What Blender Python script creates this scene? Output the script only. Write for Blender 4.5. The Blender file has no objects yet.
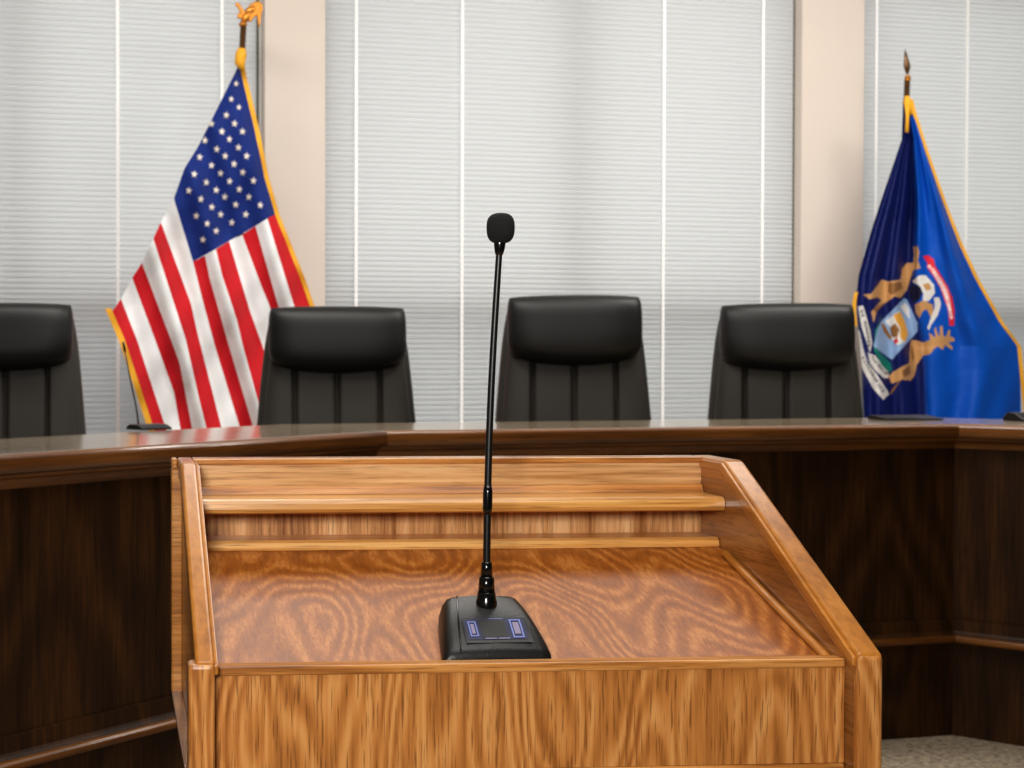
import bpy, bmesh, math, random
from mathutils import Vector, Matrix
random.seed(7)
scene = bpy.context.scene
COL = scene.collection
F, CX, HZ, H = 1500.0, 256.0, 358.0, 1.30      # focal px, principal column, horizon row, eye height
PHI = math.atan(0.248)

# ------------------------------------------------------------------ helpers
def srgb(r, g, b):
    f = lambda c: (c/255/12.92) if c/255 <= .04045 else ((c/255+.055)/1.055)**2.4
    return (f(r), f(g), f(b), 1)

def new_mat(name):
    m = bpy.data.materials.new(name); m.use_nodes = True
    nt = m.node_tree; b = nt.nodes['Principled BSDF']
    return m, nt, b

def plain(name, rgb, rough=.6, metal=0, spec=.5, noise=0.0, nscale=40, bump=0.0, sheen=0, coat=0):
    m, nt, b = new_mat(name)
    c = srgb(*rgb)
    b.inputs['Base Color'].default_value = c
    b.inputs['Roughness'].default_value = rough
    b.inputs['Metallic'].default_value = metal
    b.inputs['Specular IOR Level'].default_value = spec
    if sheen: b.inputs['Sheen Weight'].default_value = sheen
    if coat: b.inputs['Coat Weight'].default_value = coat
    tc = nt.nodes.new('ShaderNodeTexCoord')
    nz = nt.nodes.new('ShaderNodeTexNoise'); nz.inputs['Scale'].default_value = nscale; nz.inputs['Detail'].default_value = 4
    nt.links.new(tc.outputs['Object'], nz.inputs['Vector'])
    if noise:
        mx = nt.nodes.new('ShaderNodeMix'); mx.data_type = 'RGBA'
        mx.inputs[6].default_value = tuple(v*(1-noise) for v in c[:3])+(1,)
        mx.inputs[7].default_value = tuple(min(1, v*(1+noise)) for v in c[:3])+(1,)
        nt.links.new(nz.outputs['Fac'], mx.inputs[0]); nt.links.new(mx.outputs[2], b.inputs['Base Color'])
    if bump:
        bp = nt.nodes.new('ShaderNodeBump'); bp.inputs['Strength'].default_value = bump; bp.inputs['Distance'].default_value = .002
        nt.links.new(nz.outputs['Fac'], bp.inputs['Height']); nt.links.new(bp.outputs['Normal'], b.inputs['Normal'])
    return m

def wood(name, dark, mid, light, grain='X', across=18, along=1.2, rings=9, rough=.3, coat=.3, fine=220, contrast=1.0, seed=0, pores=.5, dash=.5, coat_rough=.12, spec=.4):
    """oak like grain: contour rings of a stretched noise (cathedrals) plus fine pores"""
    m, nt, b = new_mat(name); N = nt.nodes; L = nt.links
    tc = N.new('ShaderNodeTexCoord')
    def mapping(sa, sc):
        mp = N.new('ShaderNodeMapping')
        s = {'X': (sa, sc, sc), 'Y': (sc, sa, sc), 'Z': (sc, sc*.6, sa)}[grain]
        mp.inputs['Scale'].default_value = s; mp.inputs['Location'].default_value = (seed*3.1, seed*1.7, seed*.9)
        L.new(tc.outputs['Object'], mp.inputs['Vector']); return mp
    m1 = mapping(along, across*.3)
    n1 = N.new('ShaderNodeTexNoise'); n1.inputs['Scale'].default_value = 1; n1.inputs['Detail'].default_value = 1.5
    L.new(m1.outputs[0], n1.inputs['Vector'])
    mu = N.new('ShaderNodeMath'); mu.operation = 'MULTIPLY'; mu.inputs[1].default_value = rings*6.283
    L.new(n1.outputs['Fac'], mu.inputs[0])
    sn = N.new('ShaderNodeMath'); sn.operation = 'SINE'; L.new(mu.outputs[0], sn.inputs[0])
    hf = N.new('ShaderNodeMapRange'); hf.inputs[1].default_value = -1; hf.inputs[2].default_value = 1
    L.new(sn.outputs[0], hf.inputs[0])
    m2 = mapping(along*5, fine)
    n2 = N.new('ShaderNodeTexNoise'); n2.inputs['Scale'].default_value = 1; n2.inputs['Detail'].default_value = 3
    L.new(m2.outputs[0], n2.inputs['Vector'])
    m3 = mapping(along*1.2, across*2.2)
    n3 = N.new('ShaderNodeTexNoise'); n3.inputs['Scale'].default_value = 1; n3.inputs['Detail'].default_value = 2
    L.new(m3.outputs[0], n3.inputs['Vector'])
    # fac = .42*ring^... + .33*fine + .25*broad
    def mul(x, k):
        q = N.new('ShaderNodeMath'); q.operation = 'MULTIPLY'; q.inputs[1].default_value = k; L.new(x, q.inputs[0]); return q.outputs[0]
    def add(x, y):
        q = N.new('ShaderNodeMath'); q.operation = 'ADD'; L.new(x, q.inputs[0]); L.new(y, q.inputs[1]); return q.outputs[0]
    fac = add(add(mul(hf.outputs[0], .16*contrast), mul(n2.outputs['Fac'], pores)), mul(n3.outputs['Fac'], .22))
    rp = N.new('ShaderNodeValToRGB')
    e = rp.color_ramp.elements
    tot = .16*contrast+pores+.22
    e[0].position = .30*tot; e[0].color = srgb(*dark)
    e[1].position = .68*tot; e[1].color = srgb(*light)
    mm = rp.color_ramp.elements.new(.50*tot); mm.color = srgb(*mid)
    L.new(fac, rp.inputs['Fac'])
    m4 = mapping(along*16, fine*2.2)
    n4 = N.new('ShaderNodeTexNoise'); n4.inputs['Scale'].default_value = 1; n4.inputs['Detail'].default_value = 1
    L.new(m4.outputs[0], n4.inputs['Vector'])
    pr = N.new('ShaderNodeMapRange'); pr.inputs[1].default_value = .56; pr.inputs[2].default_value = .72; pr.inputs[3].default_value = 0; pr.inputs[4].default_value = dash
    L.new(n4.outputs['Fac'], pr.inputs[0])
    pm = N.new('ShaderNodeMix'); pm.data_type = 'RGBA'; pm.inputs[7].default_value = tuple(v*.45 for v in srgb(*dark)[:3])+(1,)
    L.new(pr.outputs[0], pm.inputs[0]); L.new(rp.outputs['Color'], pm.inputs[6]); L.new(pm.outputs[2], b.inputs['Base Color'])
    b.inputs['Roughness'].default_value = rough
    b.inputs['Specular IOR Level'].default_value = spec
    b.inputs['Coat Weight'].default_value = coat; b.inputs['Coat Roughness'].default_value = coat_rough
    bp = N.new('ShaderNodeBump'); bp.inputs['Strength'].default_value = .12; bp.inputs['Distance'].default_value = .001
    L.new(fac, bp.inputs['Height']); L.new(bp.outputs['Normal'], b.inputs['Normal'])
    return m

def attr_cloth(name, rough=.7, sheen=.2, trans=.0):
    m, nt, b = new_mat(name)
    at = nt.nodes.new('ShaderNodeVertexColor'); at.layer_name = 'dye_and_shade'
    nt.links.new(at.outputs['Color'], b.inputs['Base Color'])
    b.inputs['Roughness'].default_value = rough; b.inputs['Sheen Weight'].default_value = sheen
    b.inputs['Specular IOR Level'].default_value = .3
    tc = nt.nodes.new('ShaderNodeTexCoord'); nz = nt.nodes.new('ShaderNodeTexNoise')
    nz.inputs['Scale'].default_value = 14; nz.inputs['Detail'].default_value = 3
    nt.links.new(tc.outputs['Object'], nz.inputs['Vector'])
    bp = nt.nodes.new('ShaderNodeBump'); bp.inputs['Strength'].default_value = .35; bp.inputs['Distance'].default_value = .012
    nt.links.new(nz.outputs['Fac'], bp.inputs['Height']); nt.links.new(bp.outputs['Normal'], b.inputs['Normal'])
    return m

def link(name, me, parent=None, mats=(), smooth=False, loc=None, rotz=None):
    o = bpy.data.objects.new(name, me); COL.objects.link(o)
    for m in mats: me.materials.append(m)
    if smooth:
        for p in me.polygons: p.use_smooth = True
    if parent is not None: o.parent = parent
    if loc is not None: o.location = loc
    if rotz is not None: o.rotation_euler = (0, 0, rotz)
    return o

def mesh_from(name, verts, faces):
    me = bpy.data.meshes.new(name); me.from_pydata([tuple(v) for v in verts], [], faces); me.update(); return me

def bm_obj(name, bm, mat, parent=None, smooth=False, bevel=0, segs=2, loc=None, rotz=None, autosmooth=False):
    bmesh.ops.recalc_face_normals(bm, faces=bm.faces)
    me = bpy.data.meshes.new(name); bm.to_mesh(me); bm.free()
    o = link(name, me, parent, [mat] if not isinstance(mat, (list, tuple)) else mat, smooth, loc, rotz)
    if bevel:
        md = o.modifiers.new('bevel', 'BEVEL'); md.width = bevel; md.segments = segs; md.limit_method = 'ANGLE'; md.angle_limit = math.radians(40)
    return o

def thing(name, label, cat, loc=(0, 0, 0), rotz=0, group=None):
    o = bpy.data.objects.new(name, None); COL.objects.link(o); o.empty_display_size = .1
    o.location = loc; o.rotation_euler = (0, 0, rotz); o['label'] = label; o['category'] = cat
    if group: o['group'] = group
    return o
def tag(o, label, cat, group=None):
    o['label'] = label; o['category'] = cat
    if group: o['group'] = group
    return o
def structure(o): o['kind'] = 'structure'; return o

def box(bm, x0, x1, y0, y1, z0, z1, sh=None):
    vs = [bm.verts.new((x, y, z)) for x in (x0, x1) for y in (y0, y1) for z in (z0, z1)]
    for f in ((0,1,3,2),(4,6,7,5),(0,4,5,1),(2,3,7,6),(0,2,6,4),(1,5,7,3)): bm.faces.new([vs[i] for i in f])
    return vs
def prism(bm, poly_yz, x0, x1):
    """polygon in (y,z) extruded along x"""
    a = [bm.verts.new((x0, y, z)) for y, z in poly_yz]; b = [bm.verts.new((x1, y, z)) for y, z in poly_yz]
    n = len(a)
    bm.faces.new(a); bm.faces.new(b[::-1])
    for i in range(n): bm.faces.new((a[i], b[i], b[(i+1) % n], a[(i+1) % n]))
def tube(bm, pts, radii, seg=16, cap=True):
    pts = [Vector(p) for p in pts]
    if not isinstance(radii, (list, tuple)): radii = [radii]*len(pts)
    rings = []
    for i, p in enumerate(pts):
        d = (pts[min(i+1, len(pts)-1)]-pts[max(i-1, 0)]).normalized()
        ref = Vector((0, 1, 0)) if abs(d.y) < .9 else Vector((1, 0, 0))
        u = d.cross(ref).normalized(); v = d.cross(u)
        rings.append([bm.verts.new(p+radii[i]*(math.cos(t)*u+math.sin(t)*v)) for t in [2*math.pi*k/seg for k in range(seg)]])
    for a, b in zip(rings, rings[1:]):
        for k in range(seg): bm.faces.new((a[k], a[(k+1) % seg], b[(k+1) % seg], b[k]))
    if cap: bm.faces.new(rings[0]); bm.faces.new(rings[-1][::-1])
def ellipsoid(bm, c, r, rot=None, seg=20, rings=12):
    res = bmesh.ops.create_uvsphere(bm, u_segments=seg, v_segments=rings, radius=1)
    M = Matrix.Translation(Vector(c)) @ (rot.to_4x4() if rot else Matrix.Identity(4)) @ Matrix.Diagonal((r[0], r[1], r[2], 1))
    bmesh.ops.transform(bm, matrix=M, verts=res['verts'])
def sgn(v): return -1 if v < 0 else 1
def pillow(hw, zc, hz, yc, th, p=5, nx=48, nz=32, warp=None, front=None):
    """closed cushion: hw(b) half width, zc/hz centre and half height, th half depth"""
    bm = bmesh.new()
    def surf(a, b, side):
        # spread parameters to the rim
        aa = math.sin(a*math.pi/2); bb = math.sin(b*math.pi/2)
        e = max(0, 1-abs(aa)**p)**(1/2.6)*max(0, 1-abs(bb)**p)**(1/2.6)
        sq = 1-.04*abs(aa)**4*abs(bb)**4
        x = hw(bb)*aa*sq; z = zc+hz*bb*sq
        y = yc+side*th*e
        if front and side < 0: y += front(aa, bb, x, z)*e
        if warp: x, y, z = warp(x, y, z, aa, bb)
        return (x, y, z)
    grids = []
    for side in (-1, 1):
        g = [[bm.verts.new(surf(-1+2*i/nx, -1+2*j/nz, side)) for i in range(nx+1)] for j in range(nz+1)]
        for j in range(nz):
            for i in range(nx): bm.faces.new((g[j][i], g[j][i+1], g[j+1][i+1], g[j+1][i]))
    bmesh.ops.remove_doubles(bm, verts=bm.verts, dist=1e-5)
    return bm
def poly_in(x, y, poly):
    c = False; n = len(poly); j = n-1
    for i in range(n):
        xi, yi = poly[i]; xj, yj = poly[j]
        if (yi > y) != (yj > y) and x < (xj-xi)*(y-yi)/(yj-yi)+xi: c = not c
        j = i
    return c
def lerp_tab(tab, y):
    """x at y through points (x,y), extrapolated at the ends"""
    if y <= tab[0][1]: (x0, y0), (x1, y1) = tab[0], tab[1]
    elif y >= tab[-1][1]: (x0, y0), (x1, y1) = tab[-2], tab[-1]
    else:
        for (x0, y0), (x1, y1) in zip(tab, tab[1:]):
            if y0 <= y <= y1: break
    return x0+(x1-x0)*(y-y0)/(y1-y0)

# ------------------------------------------------------------------ materials
OAK = dict(dark=(140,84,34), mid=(196,132,66), light=(220,162,96))
M_oak_h = wood('oak_horizontal', grain='X', **OAK, across=26, rings=6, along=1.4, seed=1)
M_oak_v = wood('oak_vertical', (158,98,44), (196,130,66), (216,156,92), grain='Z', across=24, rings=26, along=1.6, seed=2, contrast=1.2, pores=.42, dash=.7)
M_oak_y = wood('oak_depth', (158,98,36), (188,122,48), (202,138,62), grain='Y', across=20, rings=2, along=1.4, seed=3, contrast=.4, pores=.25, dash=.15, fine=120)
M_oak_board = wood('oak_board', (134,74,22), (160,92,30), (190,124,58), grain='Y', across=15, rings=32, along=1.5, seed=4, contrast=1.1, rough=.4, pores=.4, coat=.12, coat_rough=.3, dash=.35, spec=.3)
M_oak_side = wood('oak_side', (112,66,26), (150,96,44), (176,120,64), grain='Y', across=14, rings=8, along=2, seed=5)
M_walnut = wood('walnut_panel', (32,17,5), (52,29,9), (74,44,15), grain='Z', across=9, rings=8, along=1.0, rough=.5, coat=.0, spec=.2, fine=120, seed=6)
M_walnut_h = wood('walnut_trim', (66,36,10), (104,60,18), (136,84,28), grain='X', across=20, rings=3, along=.6, rough=.35, coat=.2, fine=120, seed=7)
M_edge = wood('walnut_edge', (72,40,14), (106,62,22), (132,82,34), grain='X', across=20, rings=3, along=.6, rough=.3, coat=.8, fine=120, seed=9)
M_top = wood('walnut_worktop', (140,122,98), (160,142,118), (176,158,134), grain='X', across=14, rings=3, along=.6, rough=.25, coat=.9, dash=.1, fine=120, seed=8)
M_leather = plain('black_leather', (52,48,43), .5, spec=.3, noise=.15, nscale=6, bump=.25)
M_leather_head = plain('black_leather_headrest', (17,16,15), .48, spec=.4, noise=.15, nscale=6, bump=.2)
M_shell = plain('dark_vinyl_shell', (48,45,40), .5, spec=.4, noise=.1)
M_blackplastic = plain('black_plastic', (18,18,19), .35)
M_basegrey = plain('black_textured_plastic', (20,19,18), .4, noise=.1, nscale=300, bump=.15)
M_gloss = plain('gloss_black', (8,8,10), .18, spec=.7)
M_foam = plain('black_foam', (26,26,27), .95, noise=.6, nscale=420, bump=1.0)
M_chrome = plain('grey_metal', (70,70,72), .35, .8)
M_gold = plain('polished_gold', (205,138,56), .38, .75)
M_fringe = plain('gold_fringe', (238,170,38), .75, noise=.25, nscale=160, bump=.4)
M_darkpole = plain('dark_brass_pole', (96,66,34), .35, .5, noise=.5, nscale=60)
M_wall = plain('beige_wall_paint', (222,210,200), .85, noise=.02, nscale=5, spec=.2)
M_frame = plain('dark_window_frame', (84,82,74), .5)
M_framel = plain('light_window_jamb', (196,196,192), .6)
M_cordm = plain('white_blind_cord', (255,255,255), .7)
M_blue_line = plain('pale_blue_print', (120,134,200), .5)
M_blue_fill = plain('dark_blue_print', (14,20,66), .4)
M_lilac = plain('lilac_print', (140,130,160), .5)
M_greyprint = plain('grey_print', (96,94,88), .6)

def slat_mat():
    m, nt, b = new_mat('white_translucent_slats')
    b.inputs['Base Color'].default_value = srgb(200,201,203); b.inputs['Roughness'].default_value = .55
    tr = nt.nodes.new('ShaderNodeBsdfTranslucent'); tr.inputs['Color'].default_value = srgb(236,236,232)
    mx = nt.nodes.new('ShaderNodeMixShader'); mx.inputs[0].default_value = .45
    out = nt.nodes['Material Output']
    nt.links.new(b.outputs[0], mx.inputs[1]); nt.links.new(tr.outputs[0], mx.inputs[2]); nt.links.new(mx.outputs[0], out.inputs['Surface'])
    return m
M_slat = slat_mat()
def glass_mat(k=1.0, name='window_glass'):
    m, nt, b = new_mat(name)
    g = nt.nodes.new('ShaderNodeBsdfTransparent'); g.inputs['Color'].default_value = (.86*k,.88*k,.9*k,1)
    gl = nt.nodes.new('ShaderNodeBsdfGlossy'); gl.inputs['Roughness'].default_value = .02
    mx = nt.nodes.new('ShaderNodeMixShader'); mx.inputs[0].default_value = .06
    nt.links.new(g.outputs[0], mx.inputs[1]); nt.links.new(gl.outputs[0], mx.inputs[2])
    nt.links.new(mx.outputs[0], nt.nodes['Material Output'].inputs['Surface']); return m
M_glass = glass_mat()
M_tint = glass_mat(.84, 'tinted_glass')
def carpet_mat():
    m, nt, b = new_mat('grey_brown_carpet')
    tc = nt.nodes.new('ShaderNodeTexCoord')
    n1 = nt.nodes.new('ShaderNodeTexNoise'); n1.inputs['Scale'].default_value = 45; n1.inputs['Detail'].default_value = 6; n1.inputs['Roughness'].default_value = .75
    nt.links.new(tc.outputs['Object'], n1.inputs['Vector'])
    rp = nt.nodes.new('ShaderNodeValToRGB'); e = rp.color_ramp.elements
    e[0].position = .36; e[0].color = srgb(100,88,72); e[1].position = .64; e[1].color = srgb(186,170,148)
    nt.links.new(n1.outputs['Fac'], rp.inputs['Fac']); nt.links.new(rp.outputs[0], b.inputs['Base Color'])
    b.inputs['Roughness'].default_value = .95; b.inputs['Specular IOR Level'].default_value = .1
    bp = nt.nodes.new('ShaderNodeBump'); bp.inputs['Strength'].default_value = .6; bp.inputs['Distance'].default_value = .01
    nt.links.new(n1.outputs['Fac'], bp.inputs['Height']); nt.links.new(bp.outputs['Normal'], b.inputs['Normal'])
    return m
M_carpet = carpet_mat()

# ------------------------------------------------------------------ room shell (local frame: s along back wall, n into the wall)
WY = 7.30
def s_at(px, n=0.0):
    k = (px-CX)/F
    return (k*(WY+n*math.cos(PHI))+n*math.sin(PHI))/(math.cos(PHI)-k*math.sin(PHI))
ROOM = dict(loc=(0, WY, 0), rotz=PHI)
SL, SR = -3.2, 6.2
A0, A1, B0, B1 = s_at(265), s_at(325), s_at(800), s_at(862)
ZT, ZB = 3.42, .74
bm = bmesh.new()
box(bm, SL, SR, 0, .26, 0, ZB); box(bm, SL, SR, 0, .26, ZT, 3.75)
for a, b in ((SL, SL+.3), (A0, A1), (B0, B1), (SR-.3, SR)): box(bm, a, b, 0, .26, ZB, ZT)
structure(bm_obj('wall_back', bm, M_wall, **ROOM))
wins = [(SL+.3, A0, [s_at(13, .2)]), (A1, B0, [s_at(565, .2)]), (B1, SR-.3, [])]
for i, (a, b, mul_s) in enumerate(wins):
    bm = bmesh.new()
    zt = 1.585
    for x0, x1 in ((a, a+.05), (b-.05, b)): box(bm, x0, x1, .17, .23, ZB, ZT)
    for m_ in mul_s: box(bm, m_-.022, m_+.022, .105, .23, ZB, ZT)
    box(bm, a+.05, b-.05, .17, .23, ZB, ZB+.05); box(bm, a+.05, b-.05, .17, .23, ZT-.05, ZT)
    box(bm, a+.05, b-.05, .125, .235, zt-.09, zt)
    w = structure(bm_obj('window_%d' % (i+1), bm, M_frame, bevel=.004, **ROOM))
    bm = bmesh.new(); box(bm, a+.02, b-.02, .195, .203, ZB+.02, ZT-.02)
    g = bm_obj('glass_pane', bm, M_glass, w)
    bm = bmesh.new(); box(bm, a+.03, b-.03, .207, .212, ZB+.02, zt-.05)
    bm_obj('tinted_lower_pane', bm, M_tint, w)

blinds = [
 (SL+.304, s_at(255.5, .07), [s_at(118, .045), s_at(222, .045), s_at(-90, .045), s_at(-230, .045), s_at(-350, .045)], 'wide white slatted window blind behind the striped flag, leftmost', True),
 (A1+.004, s_at(789.5, .07), [s_at(x, .045) for x in (355.8, 461.5, 662.5, 761)], 'wide white slatted window blind in the middle, between the two beige columns', True),
 (B1+.004, s_at(1120, .07), [s_at(x, .045) for x in (874, 964.5, 1060)], 'white slatted window blind behind the blue flag, right of the right beige column', False)]
M_rail = plain('white_blind_rail', (225,225,222), .5)
for (a, b, cords, lab, dark) in blinds:
    root = thing('window_blind', lab, 'blind', (0, WY, 0), PHI, 'white window blinds on the back wall')
    pitch = .0258; vs = []; fs = []
    n = int((ZT-.06-ZB-.06)/pitch)
    for k in range(n):
        z = ZT-.07-k*pitch
        prof = [(.010, -.0125), (.0045, -.007), (-.0005, 0), (-.0035, .007), (-.0045, .0145)]
        # closed slats: lower edge towards the room
        prof = [(.051+.012*t-.0025*math.sin(math.pi*t), z-.0155+.031*t) for t in (0, .25, .5, .75, 1)]
        base = len(vs)
        for (y, zz) in prof:
            vs += [(a, y, zz), (b, y, zz)]
        for q in range(4):
            fs.append((base+2*q, base+2*q+1, base+2*q+3, base+2*q+2))
    link('slats', mesh_from('slats', vs, fs), root, [M_slat], True)
    bm = bmesh.new(); box(bm, a, b, .03, .085, ZT-.05, ZT-.005); bm_obj('headrail', bm, M_rail, root, bevel=.004)
    bm = bmesh.new(); box(bm, a, b, .045, .07, ZB+.015, ZB+.035); bm_obj('bottom_rail', bm, M_rail, root, bevel=.004)
    for c in cords:
        bm = bmesh.new()
        m_ = 90
        for k in range(m_):           # twisted ladder cord
            z0 = ZB+.03+(ZT-.05-ZB-.03)*k/m_; z1 = ZB+.03+(ZT-.05-ZB-.03)*(k+1)/m_
            w0 = .0085; w1 = .0065
            box(bm, c-w0, c+w0, .040, .044, z0, (z0+z1)/2); box(bm, c-w1, c+w1, .040, .044, (z0+z1)/2, z1)
        bm_obj('ladder_cord', bm, M_cordm, root)
    if dark:   # dark side channel between blind and jamb
        bm = bmesh.new(); box(bm, b+.003, b+.015, .062, .072, ZB, ZT-.01); bm_obj('side_channel', bm, M_frame, root)
        je = (A0 if b < A0 else B0)-.002
        bm = bmesh.new(); box(bm, b+.0155, je, .062, .075, ZB, ZT-.01); bm_obj('side_strip', bm, M_framel, root)

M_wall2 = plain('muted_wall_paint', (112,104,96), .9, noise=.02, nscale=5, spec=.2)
M_ceil = plain('ceiling_tile', (205,203,198), .9, noise=.03, nscale=60, spec=.2)
RM = Matrix.Translation((0, WY, 0)) @ Matrix.Rotation(PHI, 4, 'Z')
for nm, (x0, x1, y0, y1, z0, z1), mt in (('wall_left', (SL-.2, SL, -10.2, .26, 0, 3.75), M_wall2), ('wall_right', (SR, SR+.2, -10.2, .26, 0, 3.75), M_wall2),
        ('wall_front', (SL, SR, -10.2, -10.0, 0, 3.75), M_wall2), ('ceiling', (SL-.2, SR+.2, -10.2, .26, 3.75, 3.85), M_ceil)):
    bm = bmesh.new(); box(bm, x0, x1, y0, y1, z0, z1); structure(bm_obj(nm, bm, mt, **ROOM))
# carpeted floor and raised platform
bm = bmesh.new(); box(bm, SL-.2, SR+.2, -10.2, .26, -.1, 0)
structure(bm_obj('floor', bm, M_carpet, **ROOM))

# ------------------------------------------------------------------ dais
C1 = Vector((.368, 4.646)); C2 = Vector((2.40, 5.15))
dL = Vector((.658, .753)).normalized(); dR = Vector((.743, -.669)).normalized(); dC = (C2-C1).normalized()
P0 = C1-dL*2.35; P3 = C2+dR*1.5
PL = [P0, C1, C2, P3]
def nrm(d): return Vector((d.y, -d.x))           # towards the room
def mitre(i, o):
    if i == 0: return PL[0]+nrm(dL)*o
    if i == 3: return PL[3]+nrm(dR)*o
    a, b = (dL, dC) if i == 1 else (dC, dR)
    m = (nrm(a)+nrm(b)); m = m/(m.dot(nrm(a)))
    return PL[i]+m*o
def sweep(name, i, prof, mat, parent, closed=True, smooth=False, bevel=0):
    """closed (o,z) profile swept along one straight of the dais, in a local frame whose X runs along it"""
    A = PL[i]; d = (dL, dC, dR)[i]; n = nrm(d)
    bm = bmesh.new(); ra = []; rb = []
    for o, z in prof:
        for j, r in ((i, ra), (i+1, rb)):
            p = mitre(j, o)-A
            r.append(bm.verts.new((p.dot(d), -p.dot(n), z)))
    m = len(prof)
    for k in range(m): bm.faces.new((ra[k], rb[k], rb[(k+1) % m], ra[(k+1) % m]))
    bm.faces.new(ra); bm.faces.new(rb[::-1])
    return bm_obj(name, bm, mat, parent, smooth=smooth, bevel=bevel)
def arc(cx, cz, r, a0, a1, n, sx=1):
    return [(cx+sx*r*math.cos(math.radians(a0+(a1-a0)*k/n)), cz+r*math.sin(math.radians(a0+(a1-a0)*k/n))) for k in range(n+1)]
ZTOP = 1.0745
labs = ['dark walnut dais section angling towards the viewer on the left of the lectern',
        'long dark walnut dais section straight behind the lectern',
        'dark walnut dais section at the right edge, angling forward below the blue flag']
for i in range(3):
    d = (dL, dC, dR)[i]
    root = thing('dais_section', labs[i], 'dais', (PL[i].x, PL[i].y, 0), math.atan2(d.y, d.x), 'walnut dais sections')
    sweep('base_panel', i, [(0, 0), (0, .325), (-.03, .325), (-.03, 0)], M_walnut, root)
    sweep('front_panel', i, [(0, .405), (0, .99), (-.03, .99), (-.03, .405)], M_walnut, root)
    sweep('ledge_moulding', i, [(-.03, .325), (.03, .325)]+arc(.03, .338, .013, -90, 90, 6)+[(-.03, .351)], M_walnut_h, root)
    sweep('ledge_band', i, [(-.03, .3512), (.024, .3512), (.016, .358), (.012, .364), (.010, .404), (-.03, .404)], M_walnut, root)
    sweep('upper_moulding', i, [(-.03, .99), (.008, .99), (.010, 1.0), (.018, 1.012), (.034, 1.019), (.036, 1.0265), (-.03, 1.0265)], M_walnut_h, root)
top = thing('worktop', 'polished brown worktop running along the top of the whole dais', 'worktop', (0, 0, 0))
for i in range(3):
    d = (dL, dC, dR)[i]
    prof = [(-.51, ZTOP-.04), (.045, ZTOP-.045)]+arc(.045, ZTOP-.028, .017, -90, 0, 4)+arc(.047, ZTOP-.015, .015, 0, 90, 5)+[(-.51, ZTOP)]
    o = sweep('worktop_section', i, prof, M_top, top)
    o.location = (PL[i].x, PL[i].y, 0); o.rotation_euler = (0, 0, math.atan2(d.y, d.x))
    # edge band with a warmer brown
    prof2 = [(.044, ZTOP-.047)]+arc(.047, ZTOP-.030, .0175, -90, 0, 4)+arc(.047, ZTOP-.0145, .0175, 0, 80, 5)+[(.044, ZTOP+.0006)]
    o = sweep('edge_band', i, prof2, M_edge, top)
    o.location = (PL[i].x, PL[i].y, 0); o.rotation_euler = (0, 0, math.atan2(d.y, d.x))
# platform behind the dais
bm = bmesh.new()
back = [mitre(j, -.08) for j in range(4)]
u = Vector((math.cos(PHI), math.sin(PHI))); w = Vector((-math.sin(PHI), math.cos(PHI)))
Wp = lambda s: Vector((0, WY))+u*s
poly = back+[Wp(5.6)-w*.002, Wp(-2.9)-w*.002]
lo = [bm.verts.new((p.x, p.y, .0)) for p in poly]; hi = [bm.verts.new((p.x, p.y, .30)) for p in poly]
bm.faces.new(lo[::-1]); bm.faces.new(hi)
for k in range(len(poly)): bm.faces.new((lo[k], lo[(k+1) % len(poly)], hi[(k+1) % len(poly)], hi[k]))
structure(bm_obj('floor_platform', bm, M_carpet))

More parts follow.
